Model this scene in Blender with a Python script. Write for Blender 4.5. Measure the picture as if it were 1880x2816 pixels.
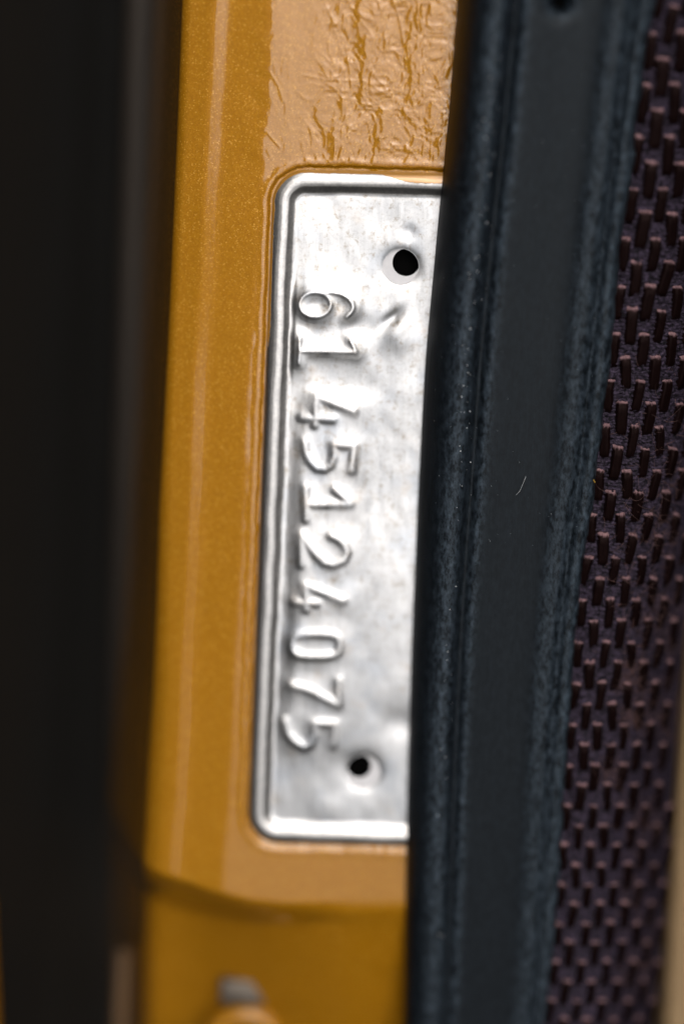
import bpy, math, random
import numpy as np
from mathutils import Matrix, Vector

random.seed(7)
RNG = np.random.RandomState(11)
for o in list(bpy.data.objects):
    bpy.data.objects.remove(o)
scene = bpy.context.scene
COL = scene.collection

# ------------------------------------------------------------------ frame of the door pillar
# local axes: x to the right along the pillar face, y up along it, z out of it (millimetres in code)
LEAN = math.radians(32)                                  # the pillar face leans back, so it looks up at the sky
AX = Vector((1, 0, 0))
AV = Vector((0, math.sin(LEAN), math.cos(LEAN)))
AW = Vector((0, -math.cos(LEAN), math.sin(LEAN)))
ROT = Matrix((AX, AV, AW)).transposed()
ORG = Vector((0, 0, 0.8))


def to_world(p):
    return ORG + ROT @ (Vector(p) * 0.001)


# ------------------------------------------------------------------ camera
DIST, FPX = 350.0, 7520.0
PITCH, ROLL = math.radians(10), math.radians(2)
cC = Vector((0, math.sin(PITCH), math.cos(PITCH))) * DIST
cF = -cC.normalized()
cU0 = Vector((0, math.cos(PITCH), -math.sin(PITCH)))
cR = AX * math.cos(ROLL) + cU0 * math.sin(ROLL)
cU = cU0 * math.cos(ROLL) - AX * math.sin(ROLL)
cam = bpy.data.cameras.new('camera')
cam.sensor_fit = 'VERTICAL'
cam.sensor_height = 22.3
cam.lens = 22.3 * FPX / 2816
cam.clip_start, cam.clip_end = 0.01, 100
cam.dof.use_dof = True
cam.dof.aperture_fstop = 2.1
camo = bpy.data.objects.new('camera', cam)
COL.objects.link(camo)
m = Matrix((ROT @ cR, ROT @ cU, ROT @ (-cF))).transposed().to_4x4()
m.translation = to_world(cC)
camo.matrix_world = m
scene.camera = camo


def P(px, py, w=0.0):
    """measured point of the photograph -> millimetres on the plane at height w above the pillar face"""
    d = cF * FPX + cR * (px - 940) - cU * (py - 1408)
    t = (w - cC.z) / d.z
    return cC + d * t


foc = P(930, 640, 0.5)
cam.dof.focus_distance = (foc - cC).dot(cF) * 0.001

# ------------------------------------------------------------------ sky, soft sun, exposure
sun_dir = (ROT @ Vector((0.14, 0.42, 0.90))).normalized()
SUN_EL = math.asin(sun_dir.z)
SUN_AZ = math.atan2(sun_dir.x, sun_dir.y)
world = bpy.data.worlds.new('World')
scene.world = world
world.use_nodes = True
nt = world.node_tree
bg = nt.nodes['Background']
sky = nt.nodes.new('ShaderNodeTexSky')
sky.sky_type = 'NISHITA'
sky.sun_disc = False
sky.sun_elevation = SUN_EL
sky.sun_rotation = SUN_AZ
sky.air_density = 1.0
sky.dust_density = 7.0
sky.ozone_density = 1.0
hs = nt.nodes.new('ShaderNodeHueSaturation')
hs.inputs['Saturation'].default_value = 0.62            # hazy white daylight
nt.links.new(sky.outputs[0], hs.inputs['Color'])
nt.links.new(hs.outputs[0], bg.inputs['Color'])
bg.inputs['Strength'].default_value = 0.15
sl = bpy.data.lights.new('sun', 'SUN')
sl.energy = 1.5
sl.angle = math.radians(74)
sl.color = (1.0, 0.985, 0.96)
so = bpy.data.objects.new('sun', sl)
COL.objects.link(so)
so.rotation_euler = (-sun_dir).to_track_quat('-Z', 'Y').to_euler()
so.location = to_world((100, 400, 300))
vs = scene.view_settings
vs.view_transform = 'Standard'
vs.look = 'None'
vs.gamma = 1.0
vs.use_curve_mapping = False
vs.exposure = -0.06

# ------------------------------------------------------------------ helpers


def tag(o, label, cat=None, kind=None, group=None):
    if label:
        o['label'] = label
    if cat:
        o['category'] = cat
    if kind:
        o['kind'] = kind
    if group:
        o['group'] = group
    return o


def place(o, base):
    o.matrix_world = Matrix.Translation(to_world(base)) @ ROT.to_4x4()


def thing(name, base, label, cat, group=None):
    o = bpy.data.objects.new(name, None)
    o.empty_display_size = 0.01
    COL.objects.link(o)
    place(o, base)
    o['base'] = list(base)
    tag(o, label, cat, None, group)
    return o


def mesh_obj(name, verts, faces, mat, parent=None, base=(0, 0, 0), smooth=True, normals=None):
    """verts in mm of the pillar frame"""
    if parent is not None:
        base = tuple(parent['base'])
    me = bpy.data.meshes.new(name)
    v = (np.asarray(verts, dtype=float) - np.asarray(base, dtype=float)) * 0.001
    me.from_pydata([tuple(q) for q in v], [], [tuple(int(i) for i in f) for f in faces])
    me.update()
    if smooth:
        me.polygons.foreach_set('use_smooth', [True] * len(me.polygons))
    if normals is not None:
        me.normals_split_custom_set_from_vertices([tuple(n) for n in normals])
    me.materials.append(mat)
    o = bpy.data.objects.new(name, me)
    COL.objects.link(o)
    if parent is not None:
        o.parent = parent
        o['base'] = list(base)
    else:
        place(o, base)
        o['base'] = list(base)
    return o


_T = RNG.rand(256, 256)


def vnoise(x, y, k=0):
    """smooth value noise, -1..1"""
    x = np.asarray(x, float) + 37.17 * k + 100.3
    y = np.asarray(y, float) + 91.73 * k + 100.7
    xi, yi = np.floor(x).astype(int), np.floor(y).astype(int)
    fx, fy = x - xi, y - yi
    fx = fx * fx * fx * (fx * (6 * fx - 15) + 10)
    fy = fy * fy * fy * (fy * (6 * fy - 15) + 10)
    g = lambda a, b: _T[a % 256, b % 256]
    a = g(xi, yi) * (1 - fx) + g(xi + 1, yi) * fx
    b = g(xi, yi + 1) * (1 - fx) + g(xi + 1, yi + 1) * fx
    return (a * (1 - fy) + b * fy) * 2 - 1


def sstep(a, b, x):
    t = np.clip((np.asarray(x, float) - a) / (b - a), 0, 1)
    return t * t * (3 - 2 * t)


def grid_faces(nr, nc):
    i = np.arange(nr - 1)[:, None] * nc + np.arange(nc - 1)[None, :]
    return np.stack([i, i + 1, i + nc + 1, i + nc], -1).reshape(-1, 4)


def grid_normals(X, Y, Z):
    p = np.stack([X, Y, Z], -1)
    du = np.gradient(p, axis=1)
    dv = np.gradient(p, axis=0)
    n = np.cross(du, dv)
    n /= np.linalg.norm(n, axis=-1, keepdims=True) + 1e-12
    return n


def seg_dist(X, Y, pts):
    d = np.full(X.shape, 1e9)
    for (a, b) in zip(pts[:-1], pts[1:]):
        ax, ay, bx, by = a[0], a[1], b[0], b[1]
        ex, ey = bx - ax, by - ay
        L = ex * ex + ey * ey + 1e-9
        t = np.clip(((X - ax) * ex + (Y - ay) * ey) / L, 0, 1)
        d = np.minimum(d, np.hypot(X - ax - t * ex, Y - ay - t * ey))
    return d


# ------------------------------------------------------------------ materials


class NM:
    def __init__(self, name):
        self.m = bpy.data.materials.new(name)
        self.m.use_nodes = True
        self.t = self.m.node_tree
        self.b = self.t.nodes['Principled BSDF']
        tc = self.t.nodes.new('ShaderNodeTexCoord')
        mp = self.t.nodes.new('ShaderNodeMapping')
        mp.inputs['Scale'].default_value = (1000, 1000, 1000)    # metres -> millimetres
        self.t.links.new(tc.outputs['Object'], mp.inputs['Vector'])
        self.mm = mp.outputs['Vector']

    def set(self, **k):
        for a, v in k.items():
            self.b.inputs[a.replace('_', ' ')].default_value = v
        return self

    def link(self, a, b):
        self.t.links.new(a, b)

    def scaled(self, sx, sy, sz):
        mp = self.t.nodes.new('ShaderNodeMapping')
        mp.inputs['Scale'].default_value = (sx, sy, sz)
        self.link(self.mm, mp.inputs['Vector'])
        return mp.outputs['Vector']

    def noise(self, scale, detail=3, rough=0.55, vec=None):
        n = self.t.nodes.new('ShaderNodeTexNoise')
        n.inputs['Scale'].default_value = scale
        n.inputs['Detail'].default_value = detail
        n.inputs['Roughness'].default_value = rough
        self.link(vec or self.mm, n.inputs['Vector'])
        return n.outputs['Fac']

    def voronoi(self, scale, out='Color', vec=None):
        n = self.t.nodes.new('ShaderNodeTexVoronoi')
        n.inputs['Scale'].default_value = scale
        self.link(vec or self.mm, n.inputs['Vector'])
        return n.outputs[out]

    def ramp(self, fac, stops):
        r = self.t.nodes.new('ShaderNodeValToRGB')
        e = r.color_ramp.elements
        while len(e) < len(stops):
            e.new(0.5)
        for q, (p, c) in zip(e, stops):
            q.position = p
            q.color = (c, c, c, 1) if isinstance(c, (int, float)) else tuple(c) + (1,)
        self.link(fac, r.inputs['Fac'])
        return r.outputs['Color']

    def mix(self, fac, a, b, mode='MIX'):
        n = self.t.nodes.new('ShaderNodeMix')
        n.data_type = 'RGBA'
        n.blend_type = mode
        for s, v in ((n.inputs[0], fac), (n.inputs[6], a), (n.inputs[7], b)):
            if isinstance(v, (int, float)):
                s.default_value = v
            elif isinstance(v, tuple):
                s.default_value = v + (1,) if len(v) == 3 else v
            else:
                self.link(v, s)
        return n.outputs[2]

    def math(self, op, a, b):
        n = self.t.nodes.new('ShaderNodeMath')
        n.operation = op
        for s, v in ((n.inputs[0], a), (n.inputs[1], b)):
            if isinstance(v, (int, float)):
                s.default_value = v
            else:
                self.link(v, s)
        return n.outputs[0]

    def bump(self, h, dist_mm, strength=1.0, normal=None):
        n = self.t.nodes.new('ShaderNodeBump')
        n.inputs['Distance'].default_value = dist_mm * 0.001
        n.inputs['Strength'].default_value = strength
        self.link(h, n.inputs['Height'])
        if normal is not None:
            self.link(normal, n.inputs['Normal'])
        return n.outputs['Normal']

    def to(self, sock, inp):
        self.link(sock, self.b.inputs[inp])
        return self


def paint_material(name):
    k = NM(name).set(Specular_IOR_Level=0.0, Metallic=0.2, Roughness=0.5, Coat_Weight=1.0, Coat_Roughness=0.035, Coat_IOR=1.56)
    fl = k.t.nodes.new('ShaderNodeSeparateColor')
    k.link(k.voronoi(7.0), fl.inputs[0])
    spark = k.ramp(fl.outputs[0], [(0.0, (0.34, 0.142, 0.004)), (0.55, (0.40, 0.172, 0.006)), (0.90, (0.45, 0.20, 0.009)), (1.0, (0.64, 0.34, 0.05))])
    big = k.noise(0.12, 3)
    col = k.mix(k.ramp(big, [(0.3, 0.0), (0.7, 0.22)]), spark, (0.34, 0.155, 0.004))
    k.to(col, 'Base Color')
    b1 = k.bump(fl.outputs[1], 0.02, 0.35)
    k.to(b1, 'Normal')
    cb = k.bump(k.noise(0.9, 3), 0.012, 0.6)                     # orange peel in the lacquer
    k.to(cb, 'Coat Normal')
    return k.m


M_PAINT = paint_material('gold_paint')

k = NM('bare_steel').set(Metallic=1.0, Roughness=0.22, Anisotropic=0.4)
brush = k.noise(1.0, 4, 0.6, k.scaled(9.0, 0.25, 1.0))
blot = k.noise(0.35, 5, 0.65)
base = k.mix(k.ramp(blot, [(0.40, 0.0), (0.80, 0.35)]), (0.56, 0.57, 0.58), (0.38, 0.395, 0.415))
base = k.mix(k.math('MULTIPLY', k.ramp(brush, [(0.35, 0.0), (0.75, 1.0)]), 0.32), base, (0.42, 0.42, 0.43))
tint = k.noise(0.16, 3, 0.5)
base = k.mix(k.ramp(tint, [(0.30, 0.45), (0.48, 0.0)]), base, (0.36, 0.41, 0.48))        # blue and straw blotches painted in for reflections
base = k.mix(k.ramp(k.noise(0.3, 3, 0.6), [(0.58, 0.0), (0.75, 0.5)]), base, (0.50, 0.43, 0.36))
etch = k.ramp(k.noise(2.4, 5, 0.75), [(0.52, 0.0), (0.60, 1.0)])
stain = k.ramp(k.noise(0.9, 6, 0.75), [(0.54, 0.0), (0.70, 0.85)])
pos = k.t.nodes.new('ShaderNodeSeparateXYZ')
k.link(k.mm, pos.inputs[0])
upper = k.ramp(k.math('MULTIPLY', k.math('ADD', pos.outputs['Y'], 45.0), 1 / 90.0), [(0.70, 0.0), (0.86, 1.0)])
base = k.mix(k.math('MULTIPLY', stain, k.math('ADD', k.math('MULTIPLY', upper, 0.75), 0.12)), base, (0.24, 0.185, 0.12))
base = k.mix(k.math('MULTIPLY', etch, k.math('MULTIPLY', upper, 0.18)), base, (0.22, 0.22, 0.23))
k.to(base, 'Base Color')
k.to(k.ramp(k.math('ADD', k.math('MULTIPLY', blot, 0.6), k.math('MULTIPLY', brush, 0.4)), [(0.3, 0.30), (0.7, 0.46)]), 'Roughness')
n1 = k.bump(brush, 0.007, 0.8)
n1 = k.bump(k.noise(0.25, 2), 0.03, 0.4, n1)
k.to(n1, 'Normal')
M_STEEL = k.m

k = NM('steel_rim').set(Metallic=1.0, Roughness=0.36)
brush = k.noise(1.0, 3, 0.6, k.scaled(3.0, 3.0, 1.0))
steel = k.mix(k.ramp(brush, [(0.3, 0.0), (0.7, 1.0)]), (0.55, 0.545, 0.53), (0.38, 0.38, 0.385))
att = k.t.nodes.new('ShaderNodeAttribute')
att.attribute_name = 'overspray'
speck = k.ramp(k.math('ADD', att.outputs['Fac'], k.math('MULTIPLY', k.math('SUBTRACT', k.noise(1.6, 5, 0.7), 0.5), 1.1)), [(0.48, 0.0), (0.54, 1.0)])
k.to(k.mix(speck, steel, (0.46, 0.22, 0.03)), 'Base Color')
k.to(k.math('SUBTRACT', 1.0, k.math('MULTIPLY', speck, 0.8)), 'Metallic')
k.to(k.math('MULTIPLY', speck, 1.0), 'Coat Weight')
k.to(k.bump(speck, 0.05, 0.8), 'Normal')
M_RIM = k.m

k = NM('primer_white').set(Roughness=0.5)
k.to(k.mix(k.noise(1.5, 4), (0.60, 0.61, 0.65), (0.76, 0.77, 0.80)), 'Base Color')
M_PRIMER = k.m

k = NM('void_black').set(Roughness=1.0)
k.b.inputs['Specular IOR Level'].default_value = 0.0
k.to(k.mix(k.noise(0.5, 2), (0.002, 0.002, 0.002), (0.004, 0.004, 0.004)), 'Base Color')
M_VOID = k.m

k = NM('black_rubber').set(Roughness=0.5)
k.b.inputs['Specular IOR Level'].default_value = 0.19
k.b.inputs['Specular Tint'].default_value = (0.82, 0.92, 1.0, 1)
streak = k.noise(1.0, 4, 0.6, k.scaled(5.0, 0.12, 5.0))
dust = k.ramp(k.noise(1.1, 6, 0.75, k.scaled(1.6, 0.7, 1.0)), [(0.40, 0.0), (0.68, 1.0)])  # dusty mottle, also carries the painted sheen
att = k.t.nodes.new('ShaderNodeAttribute')
att.attribute_name = 'scuff_sheen'
c = k.mix(k.ramp(streak, [(0.3, 0.0), (0.7, 1.0)]), (0.0018, 0.0028, 0.0042), (0.0055, 0.0080, 0.0112))
c = k.mix(k.math('MULTIPLY', k.math('MULTIPLY', dust, att.outputs['Fac']), 0.68), c, (0.075, 0.105, 0.14))  # blue-grey scuffing, with the sheen of roll and lip painted in
k.to(c, 'Base Color')
k.to(k.ramp(streak, [(0.3, 0.38), (0.7, 0.56)]), 'Roughness')
n1 = k.bump(streak, 0.03, 0.5)
n1 = k.bump(k.noise(5.0, 3), 0.03, 0.5, n1)
k.to(n1, 'Normal')
M_RUBBER = k.m

k = NM('brown_yarn').set(Roughness=0.4)
k.b.inputs['Specular IOR Level'].default_value = 0.08
k.b.inputs['Specular Tint'].default_value = (1.0, 0.72, 0.70, 1)
k.b.inputs['Sheen Tint'].default_value = (0.9, 0.6, 0.6, 1)
fib = k.noise(1.0, 3, 0.6, k.scaled(14.0, 0.6, 14.0))
oi = k.t.nodes.new('ShaderNodeObjectInfo')
c = k.mix(k.ramp(fib, [(0.3, 0.0), (0.7, 1.0)]), (0.0022, 0.0009, 0.0009), (0.0085, 0.0034, 0.0034))
c = k.mix(k.math('MULTIPLY', oi.outputs['Random'], 0.4), c, (0.008, 0.004, 0.004))
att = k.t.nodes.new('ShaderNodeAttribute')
att.attribute_name = 'crest_glint'                                      # pinkish highlight painted where the float turns over
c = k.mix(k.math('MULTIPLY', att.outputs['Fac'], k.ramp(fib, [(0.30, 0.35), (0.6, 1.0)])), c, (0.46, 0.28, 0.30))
k.to(c, 'Base Color')
k.to(k.bump(fib, 0.06, 0.8), 'Normal')
M_YARN = k.m

k = NM('purple_ground_yarn').set(Roughness=0.7)
k.b.inputs['Specular IOR Level'].default_value = 0.2
nub = k.noise(2.2, 5, 0.65)
k.to(k.mix(k.ramp(nub, [(0.40, 0.0), (0.62, 1.0)]), (0.0016, 0.0011, 0.0022), (0.066, 0.050, 0.084)), 'Base Color')
k.to(k.bump(nub, 0.15, 0.9), 'Normal')
M_WEAVE = k.m

k = NM('fuzz_fibre').set(Roughness=0.5)
k.to(k.mix(k.noise(0.4, 2), (0.10, 0.05, 0.048), (0.24, 0.13, 0.12)), 'Base Color')
M_FUZZ = k.m

k = NM('black_door').set(Roughness=0.6)
k.to(k.mix(k.noise(0.06, 3), (0.004, 0.0038, 0.0032), (0.0075, 0.0070, 0.006)), 'Base Color')
M_DOOR = k.m

k = NM('flange_shade_brown').set(Roughness=0.6)
k.to(k.mix(k.noise(0.2, 3), (0.075, 0.040, 0.014), (0.11, 0.06, 0.024)), 'Base Color')  # the flange's shade is put into this dark brown
M_FLANGE = k.m

k = NM('grey_seal_rubber').set(Roughness=0.65)
k.to(k.mix(k.noise(0.1, 3), (0.022, 0.016, 0.011), (0.032, 0.023, 0.016)), 'Base Color')
M_GREYSEAL = k.m

k = NM('tan_trim').set(Roughness=0.5)
k.to(k.mix(k.noise(0.15, 4), (0.36, 0.235, 0.115), (0.44, 0.30, 0.155)), 'Base Color')
M_TAN = k.m

k = NM('cabin_black').set(Roughness=0.8)
k.to(k.mix(k.noise(0.1, 3), (0.018, 0.015, 0.015), (0.03, 0.026, 0.026)), 'Base Color')
M_CABIN = k.m

k = NM('dust_white').set(Roughness=0.4)
k.to(k.mix(k.noise(2.0, 2), (0.7, 0.74, 0.78), (0.9, 0.92, 0.94)), 'Base Color')
M_DUST = k.m

k = NM('bolt_metal').set(Metallic=0.8, Roughness=0.45)
k.to(k.mix(k.noise(0.8, 4), (0.06, 0.05, 0.04), (0.18, 0.155, 0.13)), 'Base Color')
M_BOLT = k.m

# ------------------------------------------------------------------ measured outlines (photo px) -> pillar millimetres


def curve(pts, w=0.0):
    """x of a drawn edge as a function of y (mm)"""
    q = [P(a, b, w) for a, b in pts]
    ys = np.array([p.y for p in q])
    xs = np.array([p.x for p in q])
    o = np.argsort(ys)
    # extend straight beyond the ends
    ys, xs = ys[o], xs[o]
    y0, y1 = ys[0] - 60, ys[-1] + 60
    x0 = xs[0] + (xs[0] - xs[1]) / (ys[0] - ys[1]) * (y0 - ys[0])
    x1 = xs[-1] + (xs[-1] - xs[-2]) / (ys[-1] - ys[-2]) * (y1 - ys[-1])
    ys = np.concatenate([[y0], ys, [y1]])
    xs = np.concatenate([[x0], xs, [x1]])
    return lambda y: np.interp(y, ys, xs)


edge_left = curve([(497, 0), (480, 417), (462, 834), (444, 1192), (431, 1420), (422, 1700), (410, 1943), (398, 2124), (384, 2400), (366, 2816)])

# plate outline: a rounded rectangle, slightly skewed
PL_L, PL_R, PL_T, PL_B, PL_RAD = -10.45, 20.0, 43.45, -44.15, 4.2


def plate_coords(X, Y):
    return X - 0.0091 * Y, Y - 0.010 * (X - 2.0)


def plate_sdf(X, Y):
    """distance inside the plate outline (positive inside)"""
    a, b = plate_coords(X, Y)
    cx, cy = (PL_L + PL_R) / 2, (PL_T + PL_B) / 2
    hx, hy = (PL_R - PL_L) / 2, (PL_T - PL_B) / 2
    qx = np.abs(a - cx) - hx + PL_RAD
    qy = np.abs(b - cy) - hy + PL_RAD
    return PL_RAD - np.hypot(np.maximum(qx, 0), np.maximum(qy, 0)) - np.minimum(np.maximum(qx, qy), 0)


# ------------------------------------------------------------------ door pillar (painted sheet metal)
pillar = thing('door_pillar', (-5, -80, 0), 'gold ochre metallic painted door pillar, its paint crinkled above the steel plate', 'car body')


def face_profile(o):
    """height of the painted face at o mm right of its left edge: flat facets that meet at soft creases"""
    oo = np.linspace(0, 60, 6001)
    slope = np.zeros_like(oo)
    A, B, C = math.tan(math.radians(12)), math.tan(math.radians(1.7)), math.tan(math.radians(7.8))
    slope = A * (1 - sstep(3.3, 4.3, oo)) + B * (sstep(3.3, 4.3, oo) - sstep(5.4, 6.9, oo)) + C * (sstep(5.4, 6.9, oo) - sstep(10.2, 11.6, oo))
    h = np.cumsum(slope) * (oo[1] - oo[0])
    h -= h[-1]
    return np.interp(o, oo, h)


LEDGE = [P(300, 2372), P(421, 2412), P(560, 2455), P(689, 2492), P(800, 2500), P(1000, 2490), P(1300, 2480)]
LEDGE_X = np.array([p.x for p in LEDGE])
LEDGE_Y = np.array([p.y for p in LEDGE])
_lx = np.linspace(LEDGE_X[0] - 12, LEDGE_X[-1] + 12, 400)
_ly = np.interp(_lx, LEDGE_X, LEDGE_Y)
_lk = np.exp(-np.linspace(-2, 2, 61) ** 2)
LEDGE_Y = np.convolve(np.pad(_ly, 30, 'edge'), _lk / _lk.sum(), 'valid')          # one soft sweep
LEDGE_X = _lx


CREASES = [([(P(a, b).x, P(a, b).y) for a, b in pts_], hh_) for pts_, hh_ in (
    ([(880, -20), (915, 55), (950, 115), (962, 200), (968, 260)], 0.055), ([(945, -20), (985, 50), (1015, 85), (1040, 130)], 0.05),
    ([(1075, -20), (1100, 60), (1110, 120)], 0.045), ([(1000, 130), (1030, 210), (1070, 250), (1085, 300)], 0.05), ([(830, 205), (900, 220), (1000, 222), (1065, 262)], 0.035),
    ([(742, 200), (765, 235), (780, 280)], 0.04), ([(735, 365), (770, 405)], 0.045), ([(918, 372), (920, 455)], 0.045), ([(735, 415), (752, 445)], 0.04),
    ([(1180, 60), (1150, 130), (1160, 200)], 0.04), ([(1120, 150), (1135, 230), (1110, 300)], 0.04))]


def face_height(X, Y, o):
    zt_ = sstep(40, 47, Y) * sstep(8.0, 10.2, o)
    prof_low = 1 - 0.9 * sstep(0, 4, np.interp(X, LEDGE_X, LEDGE_Y) - Y)
    h = prof_low * face_profile(o + 0.28 * vnoise(X * 0 + 5.0, Y * 0.06, 28) + 0.10 * vnoise(X * 0.2, Y * 0.3, 29) + zt_ * (0.55 * vnoise(X * 0 + 2.0, Y * 0.28, 17) + 0.25 * vnoise(X * 0.3, Y * 1.1, 18)))
    # stepped ledge near the bottom: the sheet below it lies deeper
    yl = np.interp(X, LEDGE_X, LEDGE_Y)
    dep = 0.4 + 9.0 * (1 - sstep(-22, 5, X))
    wid = 3.6 + 4.0 * (1 - sstep(-22, 0, X))
    tl_ = np.clip((yl + 0.6 - Y) / wid, 0, 1)
    h = h - dep * (0.6 * tl_ + 0.4 * sstep(0, 1, tl_))
    h = h - 0.36 * np.maximum(yl - 1.0 - Y, 0) + 0.10 * vnoise(X * 0.22, Y * 0.3, 16) * sstep(0, 2, yl - Y)
    # crinkled, over-thick paint above the plate
    msk = sstep(43.0, 46.0, Y + 0.6 * vnoise(X * 0.4, Y * 0.4, 3)) * sstep(10.3, 12.2, o)
    wx = X + 0.9 * vnoise(X * 0.45, Y * 0.25, 5)
    wy = Y + 0.9 * vnoise(X * 0.4, Y * 0.4, 6)
    right = sstep(15.0, 21.0, o + 2.0 * vnoise(X * 0.3, Y * 0.15, 14))
    r1 = 1 - np.abs(vnoise(wx * 0.95, wy * 0.16, 1))             # long upright creases
    r2 = 1 - np.abs(vnoise((wx + wy * 0.6) * 0.9, (wy - wx * 0.4) * 0.5, 2))
    r3 = 1 - np.abs(vnoise(wx * 0.30, wy * 1.5, 4))              # fine cross wrinkles
    cr = 0.030 * r1 ** 8 * (0.4 + 0.6 * right) + 0.028 * right * r2 ** 8 + 0.02 * right * (1 - np.abs(vnoise(wx * 1.9, wy * 0.9, 15))) ** 6
    cr = cr + 0.022 * r3 ** 5 * np.exp(-((Y - 52) / 4) ** 2) * sstep(14, 16, o)
    cr = cr + 0.075 * vnoise(wx * 0.50, wy * 0.07, 7)             # broad upright waves
    cr = cr + 0.042 * right * vnoise(wx * 0.85, wy * 0.55, 9) + 0.030 * (0.12 + 0.88 * right) * vnoise(wx * 2.1, wy * 1.7, 10)
    cr = cr + 0.006 * vnoise(wx * 4.5, wy * 1.5, 11)
    for pts_, hh_ in CREASES:
        cr = cr + 0.6 * hh_ * np.exp(-(seg_dist(X, Y, pts_) / 0.16) ** 2)
    h = h + msk * cr * 1.05
    h = h + 0.05 * vnoise(X * 0.12, Y * 0.05, 8)
    # paint ragged beside the plate, small hollow along the plate's outline
    s = plate_sdf(X, Y) + 0.10 * vnoise(X * 0.5, Y * 0.5, 19) + 0.07 * vnoise(X * 1.8, Y * 1.8, 20)
    h = h + 0.02 * vnoise(X * 1.6, Y * 0.7, 12) * sstep(-2.6, -1.0, s)
    h = h + 0.07 * np.exp(-((s + 1.0) / 0.4) ** 2) - 0.40 * sstep(-0.62, -0.25, s)
    return h


rows = np.concatenate([np.arange(-95, 36, 0.42), np.arange(36, 72, 0.115), np.arange(72, 96, 0.6)])
cols = np.concatenate([np.array([0, .05, .1, .17]), np.arange(0.25, 11, 0.16), np.arange(11, 40.0, 0.125)])
Y, O = np.meshgrid(rows, cols, indexing='ij')
X = edge_left(Y) + O
Z = face_height(X, Y, O)
# fillet at the left edge, then the side wall runs back
RF = 1.3 + 1.6 * sstep(0, 1, (20 - Y) / 60)
fil = np.clip(1 - O / RF, 0, 1)
Z = Z - RF * (1 - np.sqrt(1 - np.minimum(fil, 0.995) ** 2)) * 0.95
ns = 14
ts = np.linspace(1, 0, ns, endpoint=False)
z0 = Z[:, :1]
sideX = X[:, :1] - (5.2 + 1.0 * sstep(0, 1, (15 - Y[:, :1]) / 70)) * ts[None, :] ** 0.9
sideZ = z0 - 0.15 - 26 * ts[None, :]
XX = np.concatenate([sideX, X], 1)
YY = np.concatenate([np.repeat(Y[:, :1], ns, 1), Y], 1)
ZZ = np.concatenate([sideZ, Z], 1)
# open the sheet behind the plate's two screw holes is hidden by the plate itself; drop faces well under the plate
vv = np.stack([XX, YY, ZZ], -1).reshape(-1, 3)
ff = grid_faces(*XX.shape)
cen = vv[ff].mean(1)
keep = plate_sdf(cen[:, 0], cen[:, 1]) < 1.2
ff = ff[keep]
used, inv = np.unique(ff, return_inverse=True)
mesh_obj('painted_face', vv[used], inv.reshape(-1, 4), M_PAINT, pillar)

# low flange that shows beside the pillar near the bottom left
a, b = P(318, 2610, -20), P(352, 2600, -20)
fl_v, fl_f = [], []
for i, yy in enumerate(np.linspace(a.y, a.y - 40, 12)):
    dx = -0.06 * i
    rr = min(1.0, 0.35 + i * 0.25)
    for (qx, qz) in ((a.x + dx, -26), (a.x + dx, -20 - 1 + rr), (a.x + 0.5 + dx, -20 + rr), (b.x + dx, -20 + rr), (b.x + 0.6 + dx, -21), (b.x + 0.6 + dx, -26)):
        fl_v.append((qx, yy, qz))
mesh_obj('flange', fl_v, grid_faces(12, 6), M_FLANGE, pillar)

# ------------------------------------------------------------------ round boss with bare tab at the bottom of the pillar
boss = thing('hinge_bolt', tuple(P(673, 2866, -2.5)), 'round gold painted bolt with a bare metal tab, blurred at the bottom', 'bolt')
bc = P(673, 2880, -11)
prof = [(1.25 * q0, q1) for q0, q1 in ((0.2, -0.6), (2.2, -0.6), (2.7, -0.3), (3.0, 0.5), (3.4, 0.9), (4.0, 0.95), (4.5, 0.6), (4.75, -0.2), (4.9, -2.5))]
bv, bf = [], []
NA = 48
for r, z in prof:
    for j in range(NA):
        t = 2 * math.pi * j / NA
        bv.append((bc.x + r * math.cos(t), bc.y + r * math.sin(t), bc.z + z))
for i in range(len(prof) - 1):
    for j in range(NA):
        bf.append((i * NA + j, (i + 1) * NA + j, (i + 1) * NA + (j + 1) % NA, i * NA + (j + 1) % NA))
mesh_obj('bolt_head', bv, [f[::-1] for f in bf], M_PAINT, boss)


def rounded_block(cx, cy, sx, sy, z0, z1, r, rot=0.0, nc=5):
    out = []
    for (qx, qy, a0) in ((1, 1, 0), (-1, 1, 90), (-1, -1, 180), (1, -1, 270)):
        for j in range(nc + 1):
            t = math.radians(a0 + 90 * j / nc)
            out.append((qx * (sx / 2 - r) + r * math.cos(t), qy * (sy / 2 - r) + r * math.sin(t)))
    n = len(out)
    vs_, fs = [], []
    for (ins, z) in ((0, z0), (0, z1 - r * 0.5), (r * 0.15, z1 - r * 0.15), (r * 0.5, z1)):
        for (x, y) in out:
            x2 = x - math.copysign(min(ins, abs(x)), x)
            y2 = y - math.copysign(min(ins, abs(y)), y)
            vs_.append((cx + x2 * math.cos(rot) - y2 * math.sin(rot), cy + x2 * math.sin(rot) + y2 * math.cos(rot), z))
    for i in range(3):
        for j in range(n):
            fs.append((i * n + j, i * n + (j + 1) % n, (i + 1) * n + (j + 1) % n, (i + 1) * n + j))
    fs.append(tuple(range(3 * n, 4 * n)))
    return vs_, fs


tc_ = P(672, 2732, -10.5)
v_, f_ = rounded_block(tc_.x, tc_.y, 6.8, 3.6, -18, -10.5, 0.6)
mesh_obj('tab', v_, f_, M_BOLT, boss)

# ------------------------------------------------------------------ identification plate with embossed digits
plate = thing('identification_plate', (0, -44, 0), 'bare steel identification plate with raised rim and embossed number 61 45124075', 'metal plate')


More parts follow.
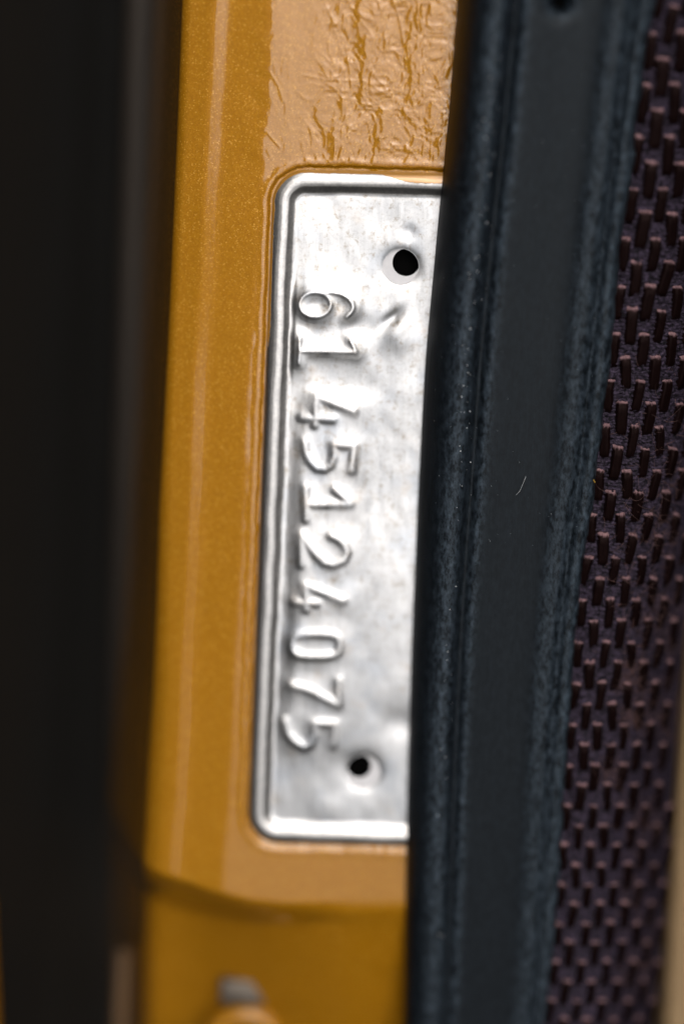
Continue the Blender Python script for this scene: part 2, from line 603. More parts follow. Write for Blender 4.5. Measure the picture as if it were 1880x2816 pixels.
def ell(cx, cy, ax, ay, a0=0, a1=360, n=28, p=2.0):
    out = []
    for i in range(n + 1):
        t = math.radians(a0 + (a1 - a0) * i / n)
        c, s = math.cos(t), math.sin(t)
        out.append((cx + ax * math.copysign(abs(c) ** (2 / p), c), cy + ay * math.copysign(abs(s) ** (2 / p), s)))
    return out


DIGITS = [
    # (text, strokes in photo px, ridge half width mm, ridge height mm)
    ('6', [ell(866, 837, 43, 34), [(890, 806), (912, 803), (937, 808), (956, 818), (968, 832), (971, 846), (966, 858), (952, 871)]], 0.70, 0.24),
    ('1', [[(823, 965), (880, 965), (978, 968)], [(978, 970), (972, 952), (964, 937)], [(823, 928), (823, 965), (821, 1000)]], 0.70, 0.24),
    ('4', [[(971, 1130), (868, 1089), (867, 1120), (865, 1168)], [(828, 1149), (915, 1153)]], 0.62, 0.16),
    ('5', [[(966, 1294), (974, 1226), (917, 1223), (917, 1257), (910, 1278), (893, 1289), (871, 1287), (852, 1268), (841, 1243), (836, 1216)]], 0.62, 0.16),
    ('1', [[(842, 1386), (962, 1386), (942, 1366), (920, 1346)], [(841, 1342), (841, 1428)]], 0.60, 0.16),
    ('2', [[(828, 1553), (828, 1472), (848, 1498), (870, 1526), (892, 1547), (918, 1552), (945, 1540), (955, 1519), (946, 1496), (928, 1481), (911, 1474)]], 0.60, 0.16),
    ('4', [[(943, 1651), (840, 1610), (841, 1640), (842, 1675)], [(808, 1656), (870, 1659)]], 0.60, 0.16),
    ('0', [ell(868, 1774, 66, 31, p=3.2, n=40)], 0.60, 0.16),
    ('7', [[(799, 1883), (825, 1889), (850, 1897), (892, 1919), (930, 1938), (930, 1871)]], 0.60, 0.16),
    ('5', [[(917, 2048), (920, 1990), (864, 1989), (864, 2020), (856, 2045), (837, 2055), (809, 2040), (791, 2016), (782, 1981)]], 0.60, 0.16),
]
HOLES = [(P(1101, 734, 0.15), 49 * 0.0465, P(1116, 722, -0.3), 37 * 0.0465), (P(1000, 2124, 0.15), 47 * 0.0475, P(987, 2107, -0.3), 33 * 0.0475)]

xs = np.arange(-12.2, 14.6, 0.115)
ys = np.arange(-45.2, 44.6, 0.115)
Y, X = np.meshgrid(ys, xs, indexing='ij')
S = plate_sdf(X, Y)
SW = S + 0.10 * vnoise(X * 0.25, Y * 0.25, 24) * sstep(0.1, 0.8, S) + 0.03 * vnoise(X * 1.1, Y * 1.1, 25) * sstep(0.1, 0.8, S)


def rim_height(s):
    d = np.array([-1, 0.0, 0.12, 0.35, 0.75, 1.2, 1.6, 2.0, 2.4, 2.8, 3.2, 6.0])
    z = np.array([0.0, 0.02, 0.20, 0.42, 0.60, 0.68, 0.67, 0.58, 0.38, 0.20, 0.12, 0.12])
    fine = np.linspace(-1, 6, 1401)
    zi = np.interp(fine, d, z)
    ker = np.exp(-np.linspace(-2, 2, 61) ** 2)
    ker /= ker.sum()
    zi = np.convolve(np.pad(zi, 30, 'edge'), ker, 'valid')
    return np.interp(s, fine, zi)


H = rim_height(SW)
panel = sstep(2.6, 3.6, S)
mound = np.zeros_like(H)
ridge = np.zeros_like(H)
broad = np.zeros_like(H)
owner = np.full(H.shape, -1)
dbest = np.full(H.shape, 1e9)
for k_, (ch, strokes, hw, hh) in enumerate(DIGITS):
    d = np.full(H.shape, 1e9)
    for st in strokes:
        d = np.minimum(d, seg_dist(X, Y, [(P(a, b, 0.3).x, P(a, b, 0.3).y) for a, b in st]))
    wide = 2.0 if k_ < 2 else 1.75
    mound = np.maximum(mound, (0.20 if k_ < 2 else 0.13) * np.exp(-(d / wide) ** 2))
    if k_ < 2:      # deep old stamps: broad soft stroke with a thin crest
        broad = np.maximum(broad, hh * 0.95 * np.exp(-(d / (hw * 1.15)) ** 2))
        rr = 0.11 * np.exp(-(d / 0.20) ** 2)
    else:
        rr = hh * np.exp(-(d / hw) ** 2 * 1.3)
    ridge = np.maximum(ridge, rr)
    lim = 0.95 if k_ < 2 else 0.82
    sel = (d < lim) & (d < dbest)
    owner[sel] = k_
    dbest = np.minimum(dbest, d)


def blur(a, sig):
    n = int(sig * 3 / 0.115) + 1
    kk = np.exp(-0.5 * (np.arange(-n, n + 1) * 0.115 / sig) ** 2)
    kk /= kk.sum()
    b = np.pad(a, n, 'edge')
    b = sum(kk[i] * b[i:i + a.shape[0], :] for i in range(2 * n + 1))
    return sum(kk[i] * b[:, i:i + a.shape[1]] for i in range(2 * n + 1))


lb = np.interp(Y, [P(0, q).y for q in (2100, 2000, 1850, 1700, 1500, 1250, 1080, 900)], [P(a, b).x for a, b in ((752, 2100), (758, 2000), (768, 1850), (775, 1700), (782, 1500), (792, 1250), (806, 1080), (815, 900))])
lb = lb + 0.25 * vnoise(X * 0, Y * 0.3, 61)
stampband = sstep(0, 2.3, X - lb) * (1 - sstep(7.2, 12, X - lb)) * sstep(-33, -26, Y) * (1 - sstep(13.5, 16.5, Y))
H = H + panel * 0.21 * stampband
H = H + panel * (blur(mound, 0.65) * 1.15 + blur(ridge, 0.13) + blur(broad, 0.42) * 1.2)
# hand-worked sheet: shallow waves, a dent beside the first digit, dimples round the holes
H = H + panel * (0.07 * vnoise(X * 0.22, Y * 0.10, 21) + 0.018 * vnoise(X * 0.6, Y * 0.45, 22) + 0.008 * vnoise(X * 2.0, Y * 0.5, 23))
dp = P(1078, 876, 0.2)
ca, sa = math.cos(0.7), math.sin(0.7)
du_, dv_ = (X - dp.x) * ca + (Y - dp.y) * sa, -(X - dp.x) * sa + (Y - dp.y) * ca
H = H - 0.33 * np.exp(-(du_ / 1.7) ** 2 - (dv_ / 0.8) ** 2) + 0.10 * np.exp(-(du_ / 2.6) ** 2 - ((dv_ + 1.6) / 0.8) ** 2)
for (px_, py_, am, ra) in ((1060, 610, -0.08, 1.6), (1125, 640, -0.14, 1.0), (1095, 930, 0.25, 2.0), (1100, 1990, -0.25, 2.2), (880, 620, 0.06, 2.5), (900, 2230, 0.10, 2.4), (1100, 700, 0.10, 3.0), (1000, 900, -0.12, 1.6), (880, 900, 0.10, 1.8)):
    q = P(px_, py_, 0.2)
    H = H + am * np.exp(-((X - q.x) ** 2 + (Y - q.y) ** 2) / ra ** 2)
for (hc, hr, bc_, br) in HOLES:
    rr = np.hypot(X - hc.x, Y - hc.y)
    H = H - 0.22 * np.exp(-np.maximum(rr - hr, 0) / 0.7)
N = grid_normals(X, Y, H)
# snap vertices that lie just outside onto the outline / hole edges
XS, YS, HS = X.copy(), Y.copy(), H.copy()
gy, gx = np.gradient(S, ys, xs)
gl = np.hypot(gx, gy) + 1e-9
out = S < 0
XS[out] = X[out] - (S * gx / gl ** 2)[out]
YS[out] = Y[out] - (S * gy / gl ** 2)[out]
ff = grid_faces(*X.shape)
ins = (S > 0).reshape(-1)
ok = ins[ff].any(1)
for (hc, hr, bc_, br) in HOLES:
    rr = np.hypot(X - hc.x, Y - hc.y)
    inside = rr < hr
    ok &= ~inside.reshape(-1)[ff].all(1)
    sc = hr / np.maximum(rr, 1e-6)
    XS[inside] = (hc.x + (X - hc.x) * sc)[inside]
    YS[inside] = (hc.y + (Y - hc.y) * sc)[inside]
ff = ff[ok]
vv = np.stack([XS, YS, HS], -1).reshape(-1, 3)
nn = N.reshape(-1, 3)
ow = owner.reshape(-1)[ff]
fo = np.where((ow == ow[:, :1]).all(1), ow[:, 0], -1)
sf = S.reshape(-1)[ff].mean(1)


def submesh(name, sel, mat):
    f = ff[sel]
    used, inv = np.unique(f, return_inverse=True)
    return mesh_obj(name, vv[used], inv.reshape(-1, 4), mat, plate, normals=nn[used]), used


submesh('panel', (fo < 0) & (sf >= 2.9), M_STEEL)
rim, used = submesh('rim', (fo < 0) & (sf < 2.9), M_RIM)
# gold overspray left on the rim: along the top right and in flecks down the left
pa, pb = plate_coords(vv[used][:, 0], vv[used][:, 1])
sd = plate_sdf(vv[used][:, 0], vv[used][:, 1])
top = sstep(PL_T - 2.2, PL_T - 0.9, pb) * (0.62 + 0.6 * sstep(1, 6, pa))
band = 1 - sstep(0.22 + 0.75 * sstep(3, 7, pa) * sstep(38, 42, pb), 0.60 + 1.1 * sstep(2, 8, pa) * sstep(38, 42, pb), sd)
lef = (1 - sstep(0.15, 0.6, sd)) * (0.80 + 0.35 * vnoise(pa * 0, pb * 0.25, 31)) * sstep(5, 25, pb + 8 * vnoise(pa * 0, pb * 0.1, 32))
ov = np.clip(np.maximum(band * top, lef), 0, 1)
at = rim.data.attributes.new('overspray', 'FLOAT', 'POINT')
at.data.foreach_set('value', ov.astype(np.float32))
words_ = {'6': 'six', '1': 'one', '4': 'four', '5': 'five', '2': 'two', '0': 'zero', '7': 'seven'}
for k_, (ch, *_r) in enumerate(DIGITS):
    submesh('digit', fo == k_, M_STEEL)

# plate edge (thin turned-down skirt)
sk_v, sk_f = [], []
cx_, cy_ = (PL_L + PL_R) / 2, (PL_T + PL_B) / 2
path = []
for (qx, qy, a0) in ((1, 1, 0), (-1, 1, 90), (-1, -1, 180), (1, -1, 270)):
    hx, hy = (PL_R - PL_L) / 2, (PL_T - PL_B) / 2
    for j in range(13):
        t = math.radians(a0 + 90 * j / 12)
        a_, b_ = cx_ + qx * (hx - PL_RAD) + PL_RAD * math.cos(t), cy_ + qy * (hy - PL_RAD) + PL_RAD * math.sin(t)
        b2 = b_
        x_ = a_ + 0.0091 * b2
        for _ in range(3):
            b2 = b_ + 0.010 * (x_ - 2.0)
            x_ = a_ + 0.0091 * b2
        path.append((x_, b2))
path = [p for p in path if p[0] < 15.0]
for (x_, y_) in path:
    sk_v += [(x_, y_, 0.02), (x_, y_, -0.75)]
for i in range(len(path) - 1):
    sk_f.append((2 * i, 2 * i + 1, 2 * i + 3, 2 * i + 2))
mesh_obj('plate_edge', sk_v, sk_f, M_RIM, plate)
# screw holes: the wall of each hole, a primed sheet behind it with its own smaller hole set off centre, darkness beyond
for (hc, hr, bc_, br) in HOLES:
    hv, hf = [], []
    NA = 64
    for r, z in ((hr, 0.02), (hr, -0.35)):
        for j in range(NA):
            t = 2 * math.pi * j / NA
            hv.append((hc.x + r * math.cos(t), hc.y + r * math.sin(t), z))
    for j in range(NA):
        hf.append((j, (j + 1) % NA, NA + (j + 1) % NA, NA + j))
    mesh_obj('hole_wall', hv, [f[::-1] for f in hf], M_RIM, plate)
    hv, hf = [], []
    for (c_, r, z) in ((hc, hr + 1.0, -0.35), (bc_, br, -0.45), (bc_, br, -2.2)):
        for j in range(NA):
            t = 2 * math.pi * j / NA
            hv.append((c_.x + r * math.cos(t), c_.y + r * math.sin(t), z))
    for i in range(2):
        for j in range(NA):
            hf.append((i * NA + j, i * NA + (j + 1) % NA, (i + 1) * NA + (j + 1) % NA, (i + 1) * NA + j))
    mesh_obj('hole_backing', hv, hf[:NA], M_PRIMER, plate)
    hv2 = [hv[NA + j] for j in range(2 * NA)] + [(bc_.x, bc_.y, -2.2)]
    hf2 = [(j, (j + 1) % NA, NA + (j + 1) % NA, NA + j) for j in range(NA)] + [(NA + j, NA + (j + 1) % NA, 2 * NA) for j in range(NA)]
    mesh_obj('hole_shadow', hv2, hf2, M_VOID, plate, smooth=False)

# ------------------------------------------------------------------ rubber seal
SEAL_L = [(1258, 0), (1235, 300), (1205, 600), (1168, 1000), (1147, 1400), (1130, 1800), (1118, 2200), (1110, 2816)]
SEAL_R = [(1799, 0), (1767, 200), (1742, 423), (1722, 572), (1697, 771), (1680, 945), (1664, 1090), (1645, 1283), (1614, 1475), (1591, 1666), (1578, 1800), (1563, 1975), (1543, 2300), (1523, 2600), (1498, 2816)]


def interp_px(tab, y):
    xs_, ys_ = [q[0] for q in tab], [q[1] for q in tab]
    if y < ys_[0]:
        return xs_[0] + (xs_[1] - xs_[0]) / (ys_[1] - ys_[0]) * (y - ys_[0])
    if y > ys_[-1]:
        return xs_[-1] + (xs_[-1] - xs_[-2]) / (ys_[-1] - ys_[-2]) * (y - ys_[-1])
    return float(np.interp(y, ys_, xs_))


def smooth_tab(tab):
    ys_ = np.arange(-700, 3501, 20)
    xs_ = np.array([interp_px(tab, y) for y in ys_])
    ker = np.exp(-np.linspace(-2, 2, 15) ** 2)
    ker /= ker.sum()
    xs2 = np.convolve(np.pad(xs_, 7, 'reflect', reflect_type='odd'), ker, 'valid')
    return lambda y: np.interp(y, ys_, xs2)


seal_l, seal_r = smooth_tab(SEAL_L), smooth_tab(SEAL_R)
lift = lambda y: float(np.interp(y, [-600, 0, 1300, 2816, 3400], [4.0, 2.6, 0.0, -3.2, -4.4]))
PROF = np.array([(0, -0.6), (0.0, 0.5), (0.006, 1.6), (0.022, 3.2), (0.05, 4.7), (0.09, 5.9), (0.14, 6.7), (0.19, 7.05), (0.235, 6.95), (0.262, 6.5), (0.28, 5.85), (0.30, 5.65), (0.318, 5.85), (0.338, 6.35), (0.37, 6.5), (0.45, 6.38), (0.55, 6.22), (0.66, 6.12), (0.74, 6.25), (0.79, 6.62), (0.84, 6.72), (0.87, 6.55), (0.888, 6.1), (0.900, 5.95), (0.912, 6.15), (0.93, 6.55), (0.96, 6.62), (0.985, 6.35), (0.998, 5.6), (1.0, 4.6), (0.995, 3.2)])
# dense smooth profile
tt = np.linspace(0, len(PROF) - 1, 150)
pt = np.interp(tt, np.arange(len(PROF)), PROF[:, 0])
pw = np.interp(tt, np.arange(len(PROF)), PROF[:, 1])
ker = np.exp(-np.linspace(-1.8, 1.8, 9) ** 2)
ker /= ker.sum()
pt = np.convolve(np.pad(pt, 4, 'edge'), ker, 'valid')
pw = np.convolve(np.pad(pw, 4, 'edge'), ker, 'valid')
seal = thing('rubber_seal', tuple(P(1400, 2816, 0)), 'black ribbed rubber door seal running between steel plate and woven upholstery', 'rubber seal')
pys = np.arange(-420, 3240, 9.0)
sv = np.zeros((len(pys), len(pt), 3))
sc_ = np.zeros((len(pys), len(pt)))
for i, py in enumerate(pys):
    l, r = float(seal_l(py)), float(seal_r(py))
    fac = (6.5 + lift(py)) / 6.5
    for j in range(len(pt)):
        w = pw[j] * (fac if pw[j] > 0 else 1)
        # measured edges are seen at their own height
        q = P(l + (r - l) * pt[j], py, w)
        sv[i, j] = (q.x, q.y, w)
yy_ = sv[:, :, 1]
tj = pt[None, :]
jit = 0.10 * vnoise(yy_ * 0.9, tj * 0 + 1, 41) * np.exp(-((tj - 0.335) / 0.02) ** 2) + 0.05 * vnoise(yy_ * 2.6, tj * 0 + 3, 42) * np.exp(-((tj - 0.345) / 0.03) ** 2)
jit = jit + 0.10 * vnoise(yy_ * 0.25, tj * 9, 43) * sstep(0.7, 0.9, tj)
sv[:, :, 2] += jit
sv[:, :, 0] += 0.25 * vnoise(yy_ * 0.35, tj * 0, 44) * sstep(0.93, 1.0, tj) + 0.10 * vnoise(yy_ * 1.3, tj * 0, 45) * sstep(0.96, 1.0, tj)
sc_ = 0.10 + 0.9 * np.exp(-((tj - 0.352) / 0.03) ** 2) + 0.95 * np.exp(-((tj - 0.20) / 0.06) ** 2) + 0.75 * sstep(0.72, 0.82, tj) + 0.3 * sstep(0.92, 0.96, tj) + 0 * yy_  # raised on roll and lip to paint in their sheen
# a small hole moulded through the web near the top of the strip
hc = P(1540, 6, 6.1 * (6.5 + lift(0)) / 6.5)
rr = np.hypot(sv[:, :, 0] - hc.x, sv[:, :, 1] - hc.y)
sv[:, :, 2] -= 3.4 * np.exp(-(rr / 1.12) ** 4) + 0.18 * np.exp(-((rr - 1.9) / 0.6) ** 2)
sc_ = sc_ + 0.8 * np.exp(-((rr - 1.75) / 0.6) ** 2)
strip = mesh_obj('strip', sv.reshape(-1, 3), grid_faces(*sv.shape[:2])[:, ::-1], M_RUBBER, seal)
me = strip.data
at = me.attributes.new('scuff_sheen', 'FLOAT', 'POINT')
at.data.foreach_set('value', np.clip(sc_, 0, 1.4).reshape(-1).astype(np.float32))
if me.polygons[len(me.polygons) // 2].normal.z < 0:
    me.flip_normals()
hv, hf = [], []
zt = 6.1 * (6.5 + lift(0)) / 6.5
for r, z in ((1.0, zt - 2.6), (0.0, zt - 2.7)):
    for j in range(32):
        t = 2 * math.pi * j / 32
        hv.append((hc.x + r * math.cos(t), hc.y + r * math.sin(t), z))
for j in range(32):
    hf.append((j, (j + 1) % 32, 32 + (j + 1) % 32, 32 + j))
mesh_obj('hole_shadow', hv, hf, M_VOID, seal)

# ------------------------------------------------------------------ woven upholstery
fabric = thing('upholstery_panel', tuple(P(1650, 2816, 0)), 'dark brown woven upholstery with raised basket weave yarns, beside the rubber seal', 'upholstery')


def fab_w(e, py):
    """height of the cloth e px to the right of the seal's lip"""
    x = np.maximum(np.asarray(e, float), 0) / 300.0
    return 4.3 * (6.5 + lift(py)) / 6.5 + 0.7 * sstep(0, 0.15, x) - 1.2 * x - 9.5 * x ** 3.2


def fab_point(e, py):
    w = float(fab_w(e, py))
    return P(float(seal_r(py)) + e, py, w)


es = np.concatenate([np.arange(-14, 296, 3.6), [298, 300, 302]])
pys = np.arange(-160, 2990, 2.5)
gv = np.zeros((len(pys), len(es), 3))
for i, py in enumerate(pys):
    l = float(seal_r(py))
    ww = fab_w(es, py)
    ww[-2:] -= (6, 34)
    for j, e in enumerate(es):
        gv[i, j] = P(l + e, py, ww[j])
a_, b_ = gv[:, :, 0], gv[:, :, 1]
pyg = pys[:, None] + 0 * es[None, :]
eg = es[None, :] + 0 * pyg
kg = np.interp(pys, [0, 300, 1300, 2300, 2900], [1.23, 1.18, 1.0, 0.91, 0.87])[:, None]
ph_ = pyg / (11.0 * kg) + 0.5 * vnoise(eg / 18.0, pyg / 18.0, 53)
thr = np.abs(np.sin(np.pi * ph_))
ph2 = eg / 12.0 + 0.4 * vnoise(eg / 18.0, pyg / 14.0, 54)
nub = 0.50 * thr * (0.55 + 0.45 * np.abs(np.sin(np.pi * (ph2 + 0.5 * np.floor(ph_))))) + 0.22 * vnoise(a_ * 3.0, b_ * 3.6, 52)
gv[:, :, 2] += nub
g = mesh_obj('ground_weave', gv.reshape(-1, 3), grid_faces(*gv.shape[:2])[:, ::-1], M_WEAVE, fabric)
if g.data.polygons[len(g.data.polygons) // 2].normal.z < 0:
    g.data.flip_normals()


def yarn_mesh(seed):
    """one raised float of the weave: a flat bundle of strands, about 4 mm long, its ends diving into the cloth"""
    rs = np.random.RandomState(seed)
    nl, nc = 25, 13
    L, W, Hh = 4.85, 1.56, 0.78
    vs_ = []
    ph = rs.rand() * 6
    for i in range(nl):
        s = -1 + 2 * i / (nl - 1)
        arch = (1 - abs(s) ** (5 if s > 0 else 9))
        for j in range(nc):
            t = -1 + 2 * j / (nc - 1)
            cross = math.sqrt(max(0.0, 1 - abs(t) ** 7))
            strand = 0.07 * abs(math.sin((t + 1) * math.pi * 2.5 + ph * 0.1))
            wob = 0.06 * math.sin(ph + s * 2.2)
            x = t * W / 2 * (1 - 0.10 * abs(s) ** 3) + wob
            y = s * L / 2 + 0.10 * (rs.rand() - 0.5) * (abs(s) > 0.8)
            z = -0.75 + (0.75 + Hh * (0.35 + 0.65 * cross) - strand) * arch * (0.25 + 0.75 * cross) + 0.30 * s * arch + 0.14 * math.exp(-((s - 0.80) / 0.13) ** 2) * cross
            vs_.append((x * 0.001, y * 0.001, z * 0.001))
    me = bpy.data.meshes.new('yarn')
    me.from_pydata(vs_, [], [tuple(int(q) for q in f) for f in grid_faces(nl, nc)])
    me.polygons.foreach_set('use_smooth', [True] * len(me.polygons))
    me.materials.append(M_YARN)
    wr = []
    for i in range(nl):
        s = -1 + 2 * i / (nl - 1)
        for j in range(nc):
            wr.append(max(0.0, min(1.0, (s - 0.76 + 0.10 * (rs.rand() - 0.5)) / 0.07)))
    at_ = me.attributes.new('crest_glint', 'FLOAT', 'POINT')  # mask of the painted highlight, upper end only
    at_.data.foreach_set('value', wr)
    return me


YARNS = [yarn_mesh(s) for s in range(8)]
fb = Vector(tuple(fabric['base']))
# row positions follow the measured pitch (wider at the top where the cloth is nearer)
row_y = [-150.0]
while row_y[-1] < 2990:
    row_y.append(row_y[-1] + float(np.interp(row_y[-1], [0, 300, 1300, 2300, 2900], [146, 141, 119, 108, 103])))
n_y = 0
for c_ in range(10):
    for i in range(len(row_y) - 1):
        pitch = row_y[i + 1] - row_y[i]
        py = row_y[i] + (0.5 * pitch if c_ % 2 else 0.0)
        k_ = pitch / 119.0
        e = (6 + 36.5 * c_) * (0.45 + 0.55 * k_) + 4
        if e > 288 or float(seal_r(py)) + e > 1915 or py < -70 or py > 2880:
            continue
        p0, p1, p2 = fab_point(e, py), fab_point(e, py - 20), fab_point(e + 6, py)
        ty = (p1 - p0).normalized()
        tx = (p2 - p0)
        tx = (tx - ty * tx.dot(ty)).normalized()
        tz = tx.cross(ty)
        ang = random.gauss(0, 0.06) - 0.10 * sstep(90, 280, e) * random.random()
        tx2 = tx * math.cos(ang) + ty * math.sin(ang)
        ty2 = tz.cross(tx2)
        sx = k_ * random.uniform(0.84, 1.06)
        sy = k_ * random.uniform(0.90, 1.04)
        M4 = Matrix((tx2 * sx, ty2 * sy, tz * random.uniform(0.85, 1.15))).transposed().to_4x4()
        M4.translation = (p0 + tz * 0.12 - fb + tx * random.gauss(0, 0.05)) * 0.001
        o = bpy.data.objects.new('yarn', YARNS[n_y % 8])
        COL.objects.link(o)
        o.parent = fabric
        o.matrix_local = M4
        n_y += 1
print('yarns', n_y)


def tubes(paths, r, nside=3):
    vs_, fs = [], []
    for path_ in paths:
        b0 = len(vs_)
        for i, p in enumerate(path_):
            d = (path_[min(i + 1, len(path_) - 1)] - path_[max(i - 1, 0)]).normalized()
            s1 = d.cross(Vector((0.3, 0.2, 0.9))).normalized()
            s2 = d.cross(s1)
            rad = r * (1 - 0.6 * i / (len(path_) - 1))
            for j in range(nside):
                t = 2 * math.pi * j / nside
                vs_.append(tuple(p + (s1 * math.cos(t) + s2 * math.sin(t)) * rad))
        for i in range(len(path_) - 1):
            for j in range(nside):
                fs.append((b0 + i * nside + j, b0 + i * nside + (j + 1) % nside, b0 + (i + 1) * nside + (j + 1) % nside, b0 + (i + 1) * nside + j))
    return vs_, fs


paths = []
clumps = [(155, 1850, 26, 60), (165, 1960, 22, 45), (120, 2120, 30, 40), (160, 1700, 40, 25), (210, 1300, 60, 40), (190, 1480, 50, 40), (230, 1080, 60, 30), (220, 2250, 50, 60), (240, 1700, 60, 80), (250, 1950, 60, 80), (200, 2450, 50, 50), (240, 2650, 60, 50), (120, 1400, 90, 30), (100, 1200, 90, 16), (130, 1600, 80, 24)]
for (e0, y0, sp, n) in clumps:
    for _ in range(int(n * 1.6)):
        e, py = random.gauss(e0, sp * 0.6), random.gauss(y0, sp)
        if e < 15 or e > 320:
            continue
        p = fab_point(e, py) + Vector((0, 0, 0.5))
        d = Vector((random.gauss(0, 1), random.gauss(0.4, 1), random.uniform(0.2, 1.0))).normalized()
        cv = Vector((random.gauss(0, 1), random.gauss(0, 1), random.gauss(-0.6, 0.6)))
        st = random.uniform(0.14, 0.42)
        path_ = [p.copy()]
        for i in range(7):
            d = (d + cv * 0.22).normalized()
            p = p + d * st
            path_.append(p.copy())
        paths.append(path_)
v_, f_ = tubes(paths, 0.026)
fz = mesh_obj('fuzz', v_, f_, M_FUZZ, fabric)
fz['kind'] = 'stuff'

# ------------------------------------------------------------------ tan trim, dark cabin and its added light blocker beyond the cloth
W_T = -16.0
tl = [P(1912, 1500, W_T), P(1886, 1900, W_T), P(1866, 2200, W_T), P(1848, 2500, W_T), P(1830, 2816, W_T), P(1808, 3150, W_T)]
tv = []
for p in tl:
    for (dx, z) in ((0.0, -40), (0.0, W_T - 0.8), (0.25, W_T - 0.2), (0.8, W_T), (11, W_T), (14, W_T - 3), (14, -40)):
        tv.append((p.x + dx, p.y, z))
t_ = mesh_obj('tan_trim', tv, [f[::-1] for f in grid_faces(len(tl), 7)], M_TAN, None, tuple(tl[-1]))
tag(t_, 'pale tan trim strip blurred at the lower right edge, beyond the upholstery', 'trim strip')
cv_ = []
for yy in (-260, -90, 90, 260):
    for (x, z) in ((20, -45), (30, -48), (56, -48), (62, -44), (66, 0), (72, 60), (84, 160), (100, 175)):  # rising right side is added out of view to darken the cloth
        cv_.append((x, yy, z))
t_ = mesh_obj('cabin_lining_blocker', cv_, [f[::-1] for f in grid_faces(4, 8)], M_CABIN, None, (60, -260, -48))
tag(t_, 'black cabin lining in shadow between upholstery and tan trim strip, with an added unseen light-blocking wall', 'lining', 'structure')

# ------------------------------------------------------------------ door on the left, out of focus
door = thing('car_door', (-45, -300, -40), 'black blurred door edge along the left side of the gold pillar, extended unseen to block light', 'car door')
dv = []
dp_ = [(-22, -48), (-30, -46), (-36, -42), (-40, -30), (-44.5, -10), (-48, 8), (-55, 60), (-66, 180), (-92, 620), (-120, 640), (-130, 620)]  # unseen run towards the viewer is added to darken reflections in the paint
dys = [-420, -200, -100, 0, 100, 200, 420]
for yy in dys:
    for (x, z) in dp_:
        dv.append((x + 0.018 * yy * (1 if z < 20 else 0.3), yy, z))
d_ = mesh_obj('door_shell_blocker', dv, grid_faces(len(dys), len(dp_)), M_DOOR, door)
# grey weatherstrip bead on the door edge
wl = [(-25 + 0, 0)]
pts_c = [P(388, 0, -37), P(375, 500, -37), P(362, 1000, -37), P(352, 1500, -37), P(345, 1900, -37), P(335, 2250, -37), P(330, 2420, -50)]
pts_c = [pts_c[0] + (pts_c[0] - pts_c[1]) * 0.6] + pts_c
bv, bf = [], []
NS = 14
for i, p in enumerate(pts_c):
    for j in range(NS):
        t = 2 * math.pi * j / NS
        bv.append((p.x + 2.3 * math.cos(t), p.y, p.z - 2 + 2.0 * math.sin(t)))
for i in range(len(pts_c) - 1):
    for j in range(NS):
        bf.append((i * NS + j, (i + 1) * NS + j, (i + 1) * NS + (j + 1) % NS, i * NS + (j + 1) % NS))
ws = mesh_obj('weatherstrip', bv, bf, M_GREYSEAL, door)
ws['label'] = 'dark grey blurred weatherstrip bead'
# gold painted door skin at the lower left corner
a = P(-40, 2330, -3)
b = P(14, 2330, -3)
gv_ = []
for i, py in enumerate(np.linspace(2480, 3100, 9)):
    q = P(-32 + (py - 2300) * 0.045, py, -3)
    for (dx, z) in ((-9, -2), (-0.7, -2), (-0.2, -2.4), (0, -3.2), (0, -7)):
        gv_.append((q.x + dx, q.y, z))
mesh_obj('painted_edge', gv_, [f[::-1] for f in grid_faces(9, 5)], M_PAINT, door)

# ------------------------------------------------------------------ dust, lint and a crumb
dvv, dff = [], []


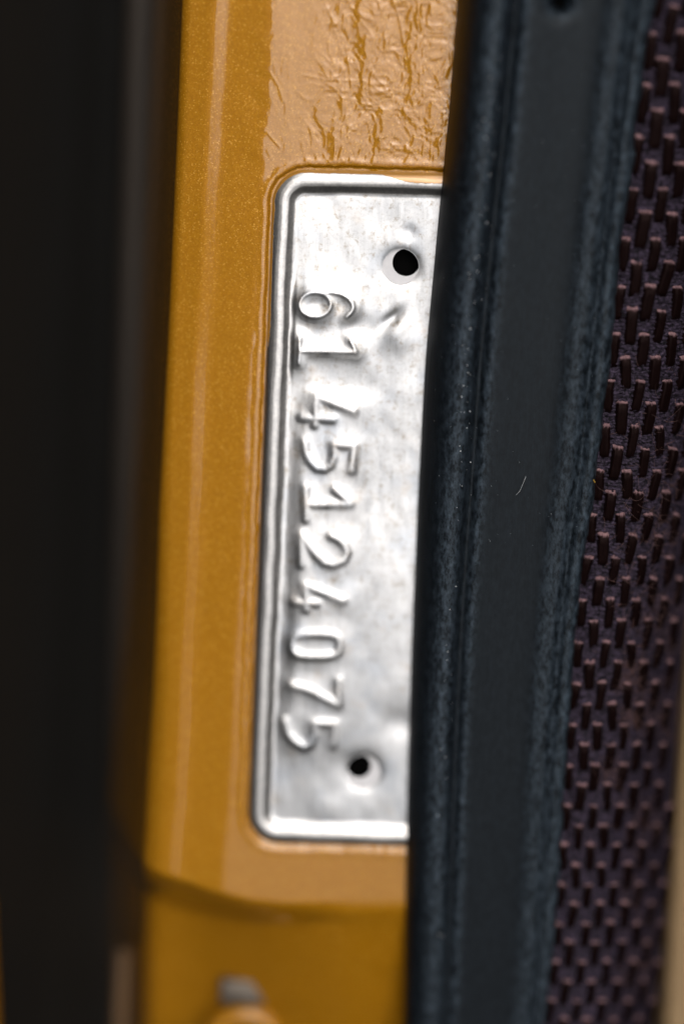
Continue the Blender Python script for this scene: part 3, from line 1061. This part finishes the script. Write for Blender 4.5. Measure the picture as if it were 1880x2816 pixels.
def speck(p, r):
    b0 = len(dvv)
    ax = [random.uniform(0.6, 1.4) for _ in range(3)]
    for q in ((1, 0, 0), (-1, 0, 0), (0, 1, 0), (0, -1, 0), (0, 0, 1), (0, 0, -1)):
        dvv.append((p.x + q[0] * r * ax[0], p.y + q[1] * r * ax[1], p.z + q[2] * r * ax[2] * 0.7))
    for f in ((0, 2, 4), (2, 1, 4), (1, 3, 4), (3, 0, 4), (2, 0, 5), (1, 2, 5), (3, 1, 5), (0, 3, 5)):
        dff.append(tuple(b0 + i for i in f))


def seal_point(t, py):
    w = float(np.interp(t, pt[5:-8], pw[5:-8])) * (6.5 + lift(py)) / 6.5
    l, r = float(seal_l(py)), float(seal_r(py))
    return P(l + (r - l) * t, py, w) + Vector((0, 0, 0.03))


for _ in range(110):
    py = random.choice([random.uniform(0, 1400), random.uniform(150, 1100), random.uniform(0, 2600)])
    speck(seal_point(random.gauss(0.235, 0.022), py), random.choice([random.uniform(0.02, 0.05), random.uniform(0.05, 0.11)]))
for _ in range(90):
    py = random.uniform(0, 1500)
    speck(seal_point(random.uniform(0.05, 0.95), py), random.uniform(0.015, 0.04))
for _ in range(26):
    py = random.uniform(0, 1100)
    q = P(0, py, -1)
    yq = q.y
    xq = float(edge_left(yq))
    f = random.uniform(0.04, 0.35)
    speck(Vector((xq - 2.6 * f ** 0.9 - 0.02, yq, -2.6 - 26 * f)), random.uniform(0.03, 0.07))
ds = mesh_obj('dust', dvv, dff, M_DUST, None, tuple(P(1300, 2000, 0)))
tag(ds, 'pale dust specks on the rubber seal and the pillar edge', 'dust', 'stuff')
lp = [seal_point(0.60, 1310), seal_point(0.585, 1335), seal_point(0.575, 1350), seal_point(0.556, 1361)]
v_, f_ = tubes([[p + Vector((0, 0, 0.08)) for p in lp]], 0.02, 4)
lo = mesh_obj('lint_fibre', v_, f_, M_DUST, None, tuple(lp[-1]))
tag(lo, 'single pale lint fibre lying on the flat of the rubber seal', 'lint')
dvv, dff = [], []
k = NM('crumb_yellow').set(Roughness=0.5)
k.to(k.mix(k.noise(3.0, 2), (0.35, 0.22, 0.03), (0.5, 0.33, 0.06)), 'Base Color')
for i in range(4):
    speck(seal_point(0.985 + i * 0.003, 1321 + i * 2.0), 0.10)
co = mesh_obj('crumb', dvv, dff, k.m, None, tuple(seal_point(0.985, 1321)))
tag(co, 'tiny yellow crumb stuck at the edge between seal and upholstery', 'crumb')

for o in bpy.data.objects:
    if 'base' in o:
        del o['base']
